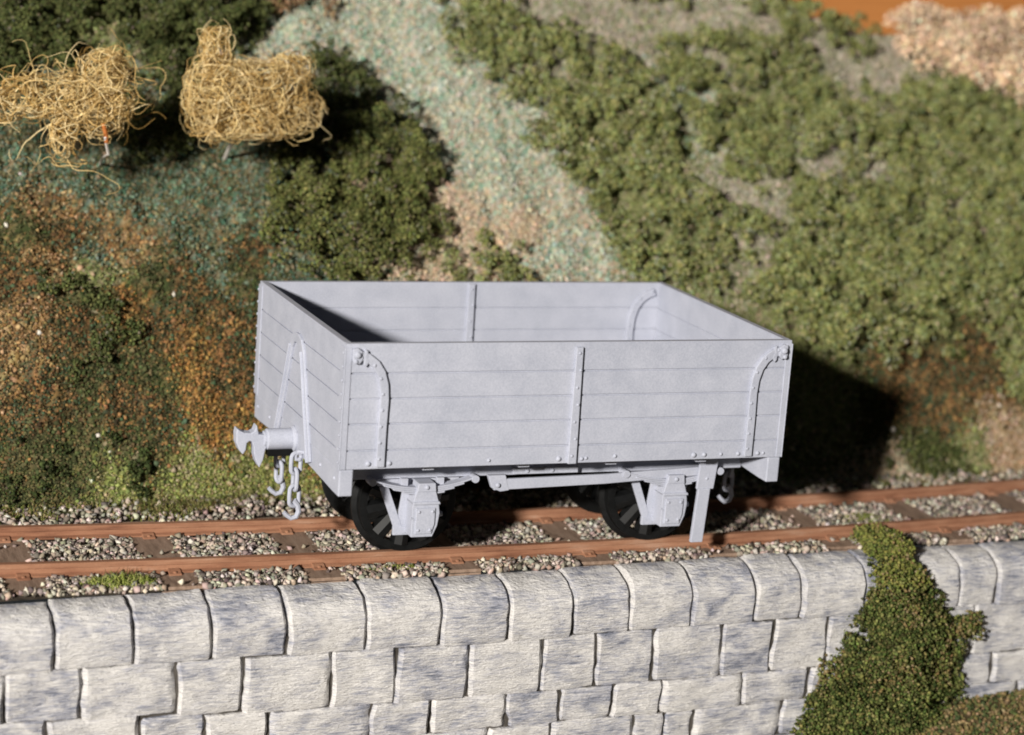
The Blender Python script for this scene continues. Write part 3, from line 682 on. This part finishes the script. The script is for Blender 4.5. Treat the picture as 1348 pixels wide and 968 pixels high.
# creeper spilling over the wall
def creeper():
    Lp = []; Lr = []; Ln = []
    def edge_l(z): return np.interp(z, [-3.0, -2.45, -1.9, -1.6, -1.3, -1.05], [2.70, 2.80, 3.02, 3.20, 3.30, 3.36])
    def edge_r(z): return np.interp(z, [-3.0, -2.2, -1.8, -1.6, -1.4, -1.2, -1.05], [4.25, 4.10, 4.02, 3.90, 3.74, 3.60, 3.54])
    for _ in range(900):
        z = random.uniform(-3.0, -1.10); a, b = edge_l(z), edge_r(z)
        x = random.uniform(a, b) + random.gauss(0, .09)
        t = min(x - a, b - x) / (b - a)
        thin = 0.35 if z > -1.6 else 1.0
        if z > -1.6 and random.random() < .60: continue
        if fbm(np.array([x * 3.5]), np.array([z * 3.5]), 77, 2)[0] < .27: continue
        bulge = (.03 + .22 * thin * min(1, t * 2.6)) * random.uniform(.2, 1)
        yf = wall_front(x) + max(0, (z + 1.24)) * .9
        Lp.append((x, yf - bulge, z)); Lr.append(random.choice((.03,.04,.05,.07,.09,.11))); Ln.append((0, -.93, .37))
    for _ in range(190):      # over the top of the coping as far as the rail
        t = random.random(); y = wall_front(3.3) + .0 + t * .60
        x = random.uniform(3.32 + .06 * t, 3.66 - .05 * t)
        Lp.append((x, y, -1.09 - max(0, .2 - t) * .7 + random.uniform(0, .09))); Lr.append(random.uniform(.04, .075)); Ln.append((0, -.4, .92))
    for cx, cz, rr in ((4.22, -1.73, .10), (4.28, -1.80, .08), (4.10, -2.02, .09), (2.72, -2.4, .1)):
        for _ in range(7):
            Lp.append((cx + random.gauss(0, .05), wall_front(cx) - random.uniform(.02, .10), cz + random.gauss(0, .05))); Lr.append(rr * random.uniform(.5, .8)); Ln.append((0, -.93, .37))
    P, R_, C = lump_grains(np.array(Lp), np.array(Lr), np.array(Ln), 11500, .0135, IVY)
    # tired yellow and brown growth in the upper middle
    q = (fbm(P[:, 0] * 4, P[:, 2] * 4, 71, 2) > RNG.uniform(.42, .85, len(P))) & (P[:, 2] > -2.3)
    C[q] = palette([(.15,.15,.045),(.20,.14,.06),(.13,.15,.04),(.24,.19,.10)], q.sum())
    top = (P[:, 2] > -1.28) & (RNG.random(len(P)) < .6)
    C[top] = palette([(.17,.18,.045),(.22,.21,.06),(.13,.15,.035)], top.sum())
    o = grains('creeper', P, R_, C, M['grains'], 'octa', .4, origin=(3.4, -1.2, -2.5))
    tag(o, 'dark green creeper hanging down over the stone wall at right', 'creeper')
creeper()
# litter and dry weeds where the wall meets the ground at right
n = 9000
x = RNG.uniform(-.6, 7.0, n); y = wall_front(x) - RNG.uniform(-.02, .9, n); z = front_z(x, y)
fg = grains('wall_foot_scatter', np.stack([x, y, z + RNG.uniform(0, .03, n)], 1), RNG.uniform(.012, .03, n), palette([(.20,.14,.07),(.10,.11,.04),(.28,.20,.11),(.06,.08,.03),(.16,.13,.05)], n), M['grains'], 'octa', .35)
tag(fg, 'dry brown and olive scatter at the foot of the stone wall', 'ground cover', kind='stuff')
# ------------------------------------------------------------------ two straw tufts on wire stems
FIB = [(.38,.23,.07),(.48,.31,.11),(.80,.61,.28),(.70,.50,.22),(.86,.69,.38),(.58,.39,.15),(.82,.64,.34)]  # darkest browns give the tufts painted inner shade
def fibres(root, sampler, n, seglen, nseg, rad, curl, name='fibre_crown'):
    rs = random.Random(5 + n)
    sides = 4; V = []; F = []; C = []
    for _ in range(n):
        p, keep = sampler(rs)
        d = Vector((rs.gauss(0, 1), rs.gauss(0, .7), rs.gauss(0, 1))).normalized()
        bend = Vector((rs.gauss(0, 1), rs.gauss(0, 1), rs.gauss(0, 1))) * curl
        path = [Vector(p)]
        for s in range(nseg):
            bend += Vector((rs.gauss(0, 1), rs.gauss(0, 1), rs.gauss(0, 1))) * curl * .5
            d = (d + bend * .35).normalized()
            q = path[-1] + d * seglen
            c = keep(q)
            if c is not None:
                d = (d + c).normalized(); q = path[-1] + d * seglen
            path.append(q)
        m = MB(); r = rad * rs.uniform(.6, 1.4)
        m.tube(path, r, sides, r_end=r * .35)
        col = np.array(rs.choice(FIB)) * rs.uniform(.75, 1.15)
        n0 = len(V); V += m.v; C += [col] * len(m.v)
        F += [tuple(i + n0 for i in f) for f in m.f if len(f) == 4]
    return raw_mesh(name, np.array(V, float), np.array(F), np.clip(np.array(C), 0, 1), M['grains'], root)
def blob_sampler(blobs, wts, power=3.0, wisp=.08, pull=.5):
    """blobs: (centre, half sizes); fibres wander inside, a few stray out as wisps"""
    def s(rs):
        c, h = rs.choices(blobs, wts)[0]
        f = rs.uniform(.35, 1.0)
        while True:
            v = [rs.uniform(-1, 1) for _ in range(3)]
            if sum(abs(a) ** power for a in v) < 1: break
        p = [c[i] + h[i] * v[i] * (f + .2) / 1.2 for i in range(3)]
        free = rs.random() < wisp; lim = rs.uniform(.6, 1.15) if rs.random() < .85 else rs.uniform(1.2, 2.4)
        def keep(q):
            e = sum((abs(q[i] - c[i]) / h[i]) ** power for i in range(3))
            if free: lim2 = 12.0
            else: lim2 = lim
            if e < lim2: return None
            return Vector([(c[i] - q[i]) / h[i] for i in range(3)]).normalized() * pull
        return p, keep
    return s
t2 = empty('straw_tuft', (-1.75, 4.05, 1.75))
tag(t2, 'boxy tuft of curly straw fibre standing left of the path', 'straw tuft')
fibres(t2, blob_sampler([((-1.80, 2.85, 2.51), (.58, .26, .36)), ((-2.13, 2.85, 2.98), (.13, .13, .20)), ((-1.36, 2.85, 2.84), (.18, .16, .10)), ((-1.95, 2.80, 2.45), (.45, .28, .32)), ((-1.22, 2.9, 2.40), (.16, .16, .14))], [.60, .07, .05, .23, .05], 7.0, .012, .8), 860, .046, 17, .0056, .60)
MB().tube([(-1.72, 4.05, 1.70), (-1.78, 3.40, 2.05), (-1.80, 2.95, 2.40)], .02, 6).build('stem', M['wire'], t2)
t1 = empty('straw_tuft', (-3.10, 3.80, 1.55))
tag(t1, 'ragged spreading tuft of straw fibre at the left edge on an orange stem', 'straw tuft')
fibres(t1, blob_sampler([((-3.72, 2.80, 2.50), (.46, .22, .20)), ((-3.18, 2.75, 2.72), (.22, .20, .22)), ((-3.42, 2.75, 2.42), (.34, .20, .20)), ((-4.25, 2.8, 2.38), (.40, .2, .17)), ((-3.56, 2.70, 2.12), (.15, .13, .20)), ((-3.46, 2.6, 1.90), (.26, .10, .05)), ((-3.20, 2.7, 2.35), (.22, .15, .22)), ((-3.10, 2.7, 2.5), (.22, .12, .14))],
    [.24, .19, .16, .16, .07, .012, .08, .06], 2.6, .05, .75), 500, .047, 17, .0054, .66)
m = MB(); m.tube([(-3.20, 2.52, 2.10), (-3.21, 2.52, 2.18), (-3.23, 2.56, 2.27)], .020, 8); m.build('orange_bark', M['tape'], t1, smooth=True)
MB().tube([(-3.00, 3.80, 1.72), (-3.08, 3.30, 1.85), (-3.16, 2.62, 1.98), (-3.22, 2.50, 2.15)], .014, 6).build('stem', M['wire'], t1)

# ------------------------------------------------------------------ the wagon
W2 = 1.325; HB = 1.04
PAINT = M['paint']
wagon = empty('goods_wagon', (0, 0, RAIL_Z))
tag(wagon, 'light grey five plank open goods wagon standing on the rails', 'goods wagon')
PL = [0.0, 0.155, 0.375, 0.585, 0.795, HB]
G = 0.0062
def planks(m, a0, a1, lo, hi, axis, back0, back1):
    for i in range(5):
        z0 = PL[i] + (G if i else 0); z1 = PL[i + 1] - (G if i < 4 else 0)
        if axis == 'y': m.box(a0, a1, lo, hi, z0, z1)
        else: m.box(lo, hi, a0, a1, z0, z1)
    if axis == 'y': m.box(a0 + .01, a1 - .01, back0, back1, .01, HB - .01)
    else: m.box(back0, back1, a0 + .01, a1 - .01, .01, HB - .01)
def knee_path(s):
    return [(s * 1.67, .02), (s * 1.67, .35), (s * 1.665, .58), (s * 1.675, .70), (s * 1.705, .80), (s * 1.755, .875), (s * 1.82, .925), (s * 1.90, .955)]
def strap_rivets(m, pts, y, s, step=.135, off=0.022):
    d = .07; acc = 0; last = Vector(pts[0])
    for q in pts[1:]:
        q = Vector(q); L = (q - last).length; dirv = (q - last) / max(L, 1e-6)
        while d <= L:
            p = last + dirv * d; n = Vector((-dirv.y, dirv.x))
            m.rivet((p.x + n.x * off * .7, y, p.y + n.y * off * .7), .013, 'y', s)
            d += step
        d -= L; last = q
def side(s):
    yo, yi = s * W2, s * (W2 - .058)
    m = MB(); planks(m, -2 + .001, 2 - .001, min(yo, yi), max(yo, yi), 'y', min(s * (W2 - .014), s * (W2 - .046)), max(s * (W2 - .014), s * (W2 - .046)))
    o = m.build('side_panel', PAINT, wagon, bevel=.004)
    def rng(a, b): return (min(s * a, s * b), max(s * a, s * b))
    # centre strap outside and inside
    for (a, b, nm, zt) in ((W2 - .002, W2 + .030, 'side_strap', 1.0), (W2 - .088, W2 - .054, 'side_strap', 1.03)):
        m = MB(); y0, y1 = rng(a, b)
        m.bar((.018, .0), (.010, zt), .078, y0, y1, 'y', .062)
        yy = s * b if nm and b > W2 else s * a; sg = s if b > W2 else -s
        for k in range(7):
            m.rivet((.030 if k % 2 else .010, yy, .07 + k * (zt - .12) / 6), .013, 'y', sg)
        m.build(nm, PAINT, o, bevel=.006)
        for e in (-1, 1):
            m = MB(); p = knee_path(e)
            m.ribbon(p, .072, y0, y1)
            strap_rivets(m, p, yy, sg)
            m.build('corner_strap', PAINT, o, bevel=.006)
    m = MB()
    for (x, z, r) in ((-1.765, .045, .026), (-1.585, .045, .024), (-.72, .045, .018), (-.095, .04, .026), (.115, .035, .020), (.155, .04, .018), (.42, .05, .020), (1.16, .04, .027), (1.26, .04, .024), (1.42, .04, .018), (1.585, .04, .022), (1.775, .04, .022), (1.83, .04, .016)):
        m = MB(); m.rivet((x, s * W2, z), r * .85, 'y', s); m.build('bolt_head', PAINT, o, smooth=True)
    for e in (-1, 1):               # worn latch casting at the top corners
        m = MB(); yb = s * (W2 + .002)
        y0, y1 = rng(W2 - .004, W2 + .040)
        m.prism([(e * 1.955, .90), (e * 1.90, .875), (e * 1.872, .91), (e * 1.878, .985), (e * 1.915, 1.012), (e * 1.955, 1.0)], y0, y1)
        y0, y1 = rng(W2 - .004, W2 + .032)
        m.prism([(e * 1.838, .85), (e * 1.858, .87), (e * 1.862, .93), (e * 1.852, 1.0), (e * 1.825, .985), (e * 1.828, .93), (e * 1.812, .90)], y0, y1)
        m.rivet((e * 1.918, s * (W2 + .04), .955), .030, 'y', s)
        m.rivet((e * 1.93, s * (W2 + .038), .90), .02, 'y', s)
        m.build('corner_latch', PAINT, o, bevel=.008)
    return o
side(-1); side(1)

def end(s):
    xo, xi = s * 2.006, s * 1.948
    m = MB(); planks(m, -W2 + .061, W2 - .061, min(xo, xi), max(xo, xi), 'x', min(s * 1.992, s * 1.959), max(s * 1.992, s * 1.959))
    for q in (-1, 1):
        m.box(*sorted((s * 2.0005, s * 2.006)), *sorted((q * (W2 - .061), q * (W2 - .002))), .002, HB - .002)
    o = m.build('end_panel', PAINT, wagon, bevel=.004)
    arch = [(-.52, -.16), (-.34, .28), (-.20, .64), (-.165, .715), (-.11, .775), (-.04, .80), (.04, .80), (.11, .775), (.165, .715), (.20, .64), (.34, .28), (.52, -.16)]
    m = MB(); m.ribbon(arch, .085, *sorted((s * 2.004, s * 2.030)), 'x')
    m.ribbon(arch[:4], .026, *sorted((s * 2.024, s * 2.050)), 'x'); m.ribbon(arch[-4:], .026, *sorted((s * 2.024, s * 2.050)), 'x')
    m.build('end_stanchion', PAINT, o, bevel=.006)
    for q in (-1, 1):
        m = MB()       # corner iron
        m.box(*sorted((s * 2.004, s * 2.014)), *sorted((q * (W2 - .105), q * (W2 + .010))), .0, HB - .03)
        m.box(*sorted((s * 1.955, s * 2.0145)), *sorted((q * (W2 - .002), q * (W2 + .007))), .0, HB - .03)
        for k in range(9): m.rivet((s * 2.018, q * (W2 - .012), .06 + k * .113), .013, 'x', s)
        m.build('corner_iron', PAINT, o, bevel=.004)
    # strapping on the inside face
    for q in (-1, 1):
        m = MB(); m.bar((q * .10, .72), (q * .35, .05), .05, *sorted((s * 1.95, s * 1.918)), 'x', .06)
        m.build('inner_strap', PAINT, o, bevel=.005)
    # headstock, cut shallower at the middle
    m = MB(); hs = .226
    pr = [(-W2 + .003, -hs), (-W2 + .16, -hs), (-.62, -.20), (-.25, -.185), (.25, -.185), (.62, -.20), (W2 - .16, -hs), (W2 - .003, -hs), (W2 - .003, -.003), (-W2 + .003, -.003)]
    m.prism(pr, *sorted((s * 2.003, s * 1.885)), 'x')
    h = m.build('headstock', PAINT, wagon, bevel=.010)
    m = MB()
    for y in (-.80, .80, -1.2, 1.2):
        m = MB(); m.rivet((s * 2.003, y, -.10), .016, 'x', s); m.build('bolt_head', PAINT, h, smooth=True)
    # centre buffer
    m = MB()
    m.lathe([(.0005, 0), (.115, 0), (.115, s * .02), (.092, s * .03), (.092, s * .25), (.070, s * .262), (.0005, s * .262)], (s * 2.0, 0, -.085), 'x', 24)
    b = m.build('buffer', PAINT, wagon, bevel=.004, smooth=True)
    m = MB()
    zc = -.075
    hook = [(2.25, -.035), (2.33, -.03), (2.352, .055), (2.372, .0), (2.40, -.015), (2.455, -.012), (2.49, .004), (2.522, .028), (2.530, -.02), (2.525, -.10), (2.495, -.165), (2.462, -.205),
            (2.438, -.165), (2.432, -.105), (2.410, -.085), (2.388, -.095), (2.372, -.14), (2.365, -.21), (2.345, -.27), (2.312, -.325), (2.282, -.255), (2.268, -.17), (2.25, -.135)]
    m.prism([(s * x, z) for x, z in hook], -.055, .055, 'y')
    m.lathe([(.0005, 0), (.075, 0), (.075, s * .05), (.0005, s * .05)], (s * 2.235, 0, -.085), 'x', 16)
    m.build('buffer_head', PAINT, b, bevel=.010)
    m = MB(); m.box(*sorted((s * 2.02, s * 2.24)), -.05, .05, -.225, -.168)
    m.build('hook_slot', M['black'], b)
    # safety chains
    for q in (-1, 1):
        root = MB()
        ax, ay, az = s * 2.02, (.20 if q > 0 else -.30), (-.22 if q > 0 else -.15)
        root.tube([(s * 1.99, ay, az + .02), (ax + s * .03, ay, az + .03), (ax + s * .055, ay, az), (ax + s * .045, ay, az - .035), (ax + s * .01, ay, az - .04)], .020, 8)
        ch = root.build('safety_chain', PAINT, wagon, smooth=True)
        z = az + .015; nl = 3 if q < 0 else 2
        for k in range(nl):
            L_, R_ = .092, .047
            pts = []
            for t in [2 * math.pi * i / 20 for i in range(20)]:
                a, bz = R_ * math.cos(t), (L_ - R_) * (1 if math.sin(t) > 0 else -1) * (0 if abs(math.sin(t)) < .01 else 1) + R_ * math.sin(t)
                u = a
                rot = (.35 if k % 2 == 0 else 1.75) + .1 * q
                pts.append((ax + s * .045 + u * math.cos(rot), ay + u * math.sin(rot), z - L_ + bz + .005))
            mm = MB(); mm.tube(pts, .019, 8, closed=True)
            mm.build('chain_link', PAINT, ch, smooth=True)
            z -= L_ * 2 - .042
        hk = []
        for i in range(15):
            t = -math.pi * .5 + i / 14 * math.pi * 1.25
            hk.append((ax + s * .045 - s * 0 + .055 * (-math.cos(t)) * 1.0 - .0, ay, z - .115 - .06 * math.sin(t) * -1 * -1))
        path = [(ax + s * .045, ay, z + .012), (ax + s * .045 + .034, ay, z - .03), (ax + s * .045 + .046, ay, z - .085), (ax + s * .045 + .025, ay, z - .135), (ax + s * .045 - .02, ay, z - .145), (ax + s * .045 - .060, ay, z - .115), (ax + s * .045 - .085, ay, z - .09)]
        mm = MB(); mm.tube(path, .026, 8, r_end=.019)
        mm.build('chain_hook', PAINT, ch, smooth=True)
end(-1); end(1)
MB().box(-1.945, 1.945, -W2 + .06, W2 - .06, -.004, .045).build('floor', PAINT, wagon)

AX = (-1.13, 1.18); AZ = -.53
def under(s):
    def yy(a, b): return sorted((s * a, s * b))
    m = MB(); m.box(-1.883, 1.883, *yy(.74, .85), -.225, -.006)
    for k in range(12):
        m.rivet((-1.7 + k * .31, s * .85, -.045), .014, 'y', s)
    m.build('solebar', PAINT, wagon, bevel=.006)
    m = MB()
    for x in (-1.2, -.35, .45, 1.3):
        m = MB(); m.box(x - .05, x + .05, *yy(.852, 1.20), -.06, -.008); m.build('floor_bearer', PAINT, wagon, bevel=.004)
    for ax in AX:
        m = MB(); a, b = .775, .805
        m.bar((ax - .31, -.30), (ax - .15, -.70), .070, *yy(a, b)); m.bar((ax + .20, -.30), (ax + .11, -.70), .06, *yy(a, b))
        m.bar((ax - .075, -.24), (ax - .13, -.70), .10, *yy(a - .004, b - .004)); m.bar((ax + .075, -.24), (ax + .13, -.70), .10, *yy(a - .004, b - .004))
        m.box(ax - .205, ax + .13, *yy(a - .002, b + .003), -.735, -.66)
        m.box(ax - .36, ax + .36, *yy(a + .002, b - .002), -.30, -.235)
        g = m.build('axle_guard', PAINT, wagon, bevel=.004)
        cx, cz = ax + .015, AZ + .055
        m = MB()
        m.prism([(cx - .115, -.235 + cz), (cx + .075, -.235 + cz), (cx + .115, -.14 + cz), (cx + .130, -.03 + cz), (cx + .115, .07 + cz), (cx + .085, .165 + cz), (cx - .085, .165 + cz), (cx - .115, .06 + cz)], *yy(.80, .965))
        m.prism([(cx - .115, .05 + cz), (cx + .128, .05 + cz), (cx + .120, .075 + cz), (cx - .115, .075 + cz)], *yy(.80, .982))
        m.prism([(cx - .085, .16 + cz), (cx + .085, .16 + cz), (cx + .075, .235 + cz), (cx - .075, .235 + cz)], *yy(.80, .975))
        m.bar((cx - .13, -.06 + cz), (cx + .0, -.15 + cz), .014, *yy(.96, .972))
        m.prism([(cx - .085, -.205 + cz), (cx + .06, -.205 + cz), (cx + .085, -.12 + cz), (cx + .085, .02 + cz), (cx - .085, .02 + cz)], *yy(.96, .980))
        for (dx, dz) in ((-.06, -.17), (.045, -.17), (-.06, -.01), (.06, -.01)): m.rivet((cx + dx, s * .980, cz + dz), .014, 'y', s)
        m.rivet((cx, s * .975, .20 + cz), .02, 'y', s)
        bx = m.build('axlebox', PAINT, g, bevel=.010)
        m = MB(); m.lathe([(.0005, -.03), (.022, -.03), (.026, 0), (.022, .03), (.0005, .03)], (cx + .15, s * .88, -.06 + cz), 'x', 10)
        m.build('oil_plug', PAINT, bx, smooth=True)
        # leaf spring, sagging between its shackles
        m = MB()
        for lay in range(4):
            ww = .44 - lay * .085
            pts = [(ax + ww * t, -.245 - .075 * (1 - (ww * t / .44) ** 2) - lay * .016 + .03) for t in [k / 8 - 1 for k in range(17)]]
            m.ribbon(pts, .0145, *yy(.845, .945))
        for e in (-1, 1):
            m.box(ax + e * .16 - .03, ax + e * .16 + .03, *yy(.846, .90), -.30, -.215)
            m.lathe([(.0005, 0), (.034, 0), (.034, s * .11), (.0005, s * .11)], (ax + e * .455, s * .84, -.225), 'y', 14)
        m.build('leaf_spring', PAINT, g, bevel=.003)
    m = MB()
    if s < 0:
        # brake lever, its pivot lug, its guard
        m.bar((-.50, -.285), (.55, -.265), .095, *yy(.90, .935), 'y', .085); m.bar((.545, -.265), (1.56, -.215), .085, *yy(.90, .935), 'y', .075)
        m.prism([(-.56, -.20), (-.40, -.20), (-.36, -.335), (-.44, -.345), (-.52, -.31)], *yy(.885, .938))
        m.rivet((-.47, s * .945, -.285), .022, 'y', s)
        lv = m.build('brake_lever', PAINT, wagon, bevel=.006)
        m = MB(); m.box(-.33, .27, *yy(.89, .925), -.20, -.145); m.rivet((-.2, s * .925, -.172), .018, 'y', s); m.rivet((.03, s * .925, -.172), .018, 'y', s)
        m.build('lever_pivot', PAINT, lv, bevel=.004)
        m = MB(); m.prism([(1.42, -.03), (1.60, -.03), (1.565, -.375), (1.40, -.375)], *yy(.945, .975))
        m.prism([(1.415, -.37), (1.53, -.37), (1.50, -.86), (1.385, -.86)], *yy(.945, .985))
        m.prism([(1.43, -.03), (1.60, -.03), (1.60, -.0), (1.43, -.0)], *yy(.80, .975))
        for z in (-.1, -.28): m.rivet((1.49, s * .975, z), .014, 'y', s)
        m.build('lever_guard', PAINT, wagon, bevel=.006)
under(-1); under(1)

for ax in AX:
    m = MB(); m.tube([(ax, -.80, AZ), (ax, .80, AZ)], .045, 14); m.build('axle', M['steel'], wagon, smooth=True)
    for s in (-1, 1):
        c = (ax, s * .5, AZ)
        off = curve(ax)
        m = MB()
        m.lathe([(.36, .05), (.43, .05), (.432, -.03), (.475, -.045), (.478, -.062), (.46, -.07), (.36, -.07)] if s > 0 else
                [(.36, -.05), (.43, -.05), (.432, .03), (.475, .045), (.478, .062), (.46, .07), (.36, .07)], c, 'y', 56, closed=True)
        w = m.build('wheel', M['black'], wagon, smooth=True)
        m = MB()
        m.lathe([(.0005, -.07), (.095, -.07), (.10, 0), (.095, .07), (.0005, .07)], c, 'y', 24)
        m.build('wheel_hub', M['black'], w, smooth=True)
        for k in range(10):
            t = 2 * math.pi * k / 10 + .2; m = MB()
            m.tube([(c[0] + .08 * math.cos(t), c[1], c[2] + .08 * math.sin(t)), (c[0] + .37 * math.cos(t), c[1], c[2] + .37 * math.sin(t))], .070, 8, r_end=.085)
            m.build('wheel_spoke', M['black'], w, smooth=True)
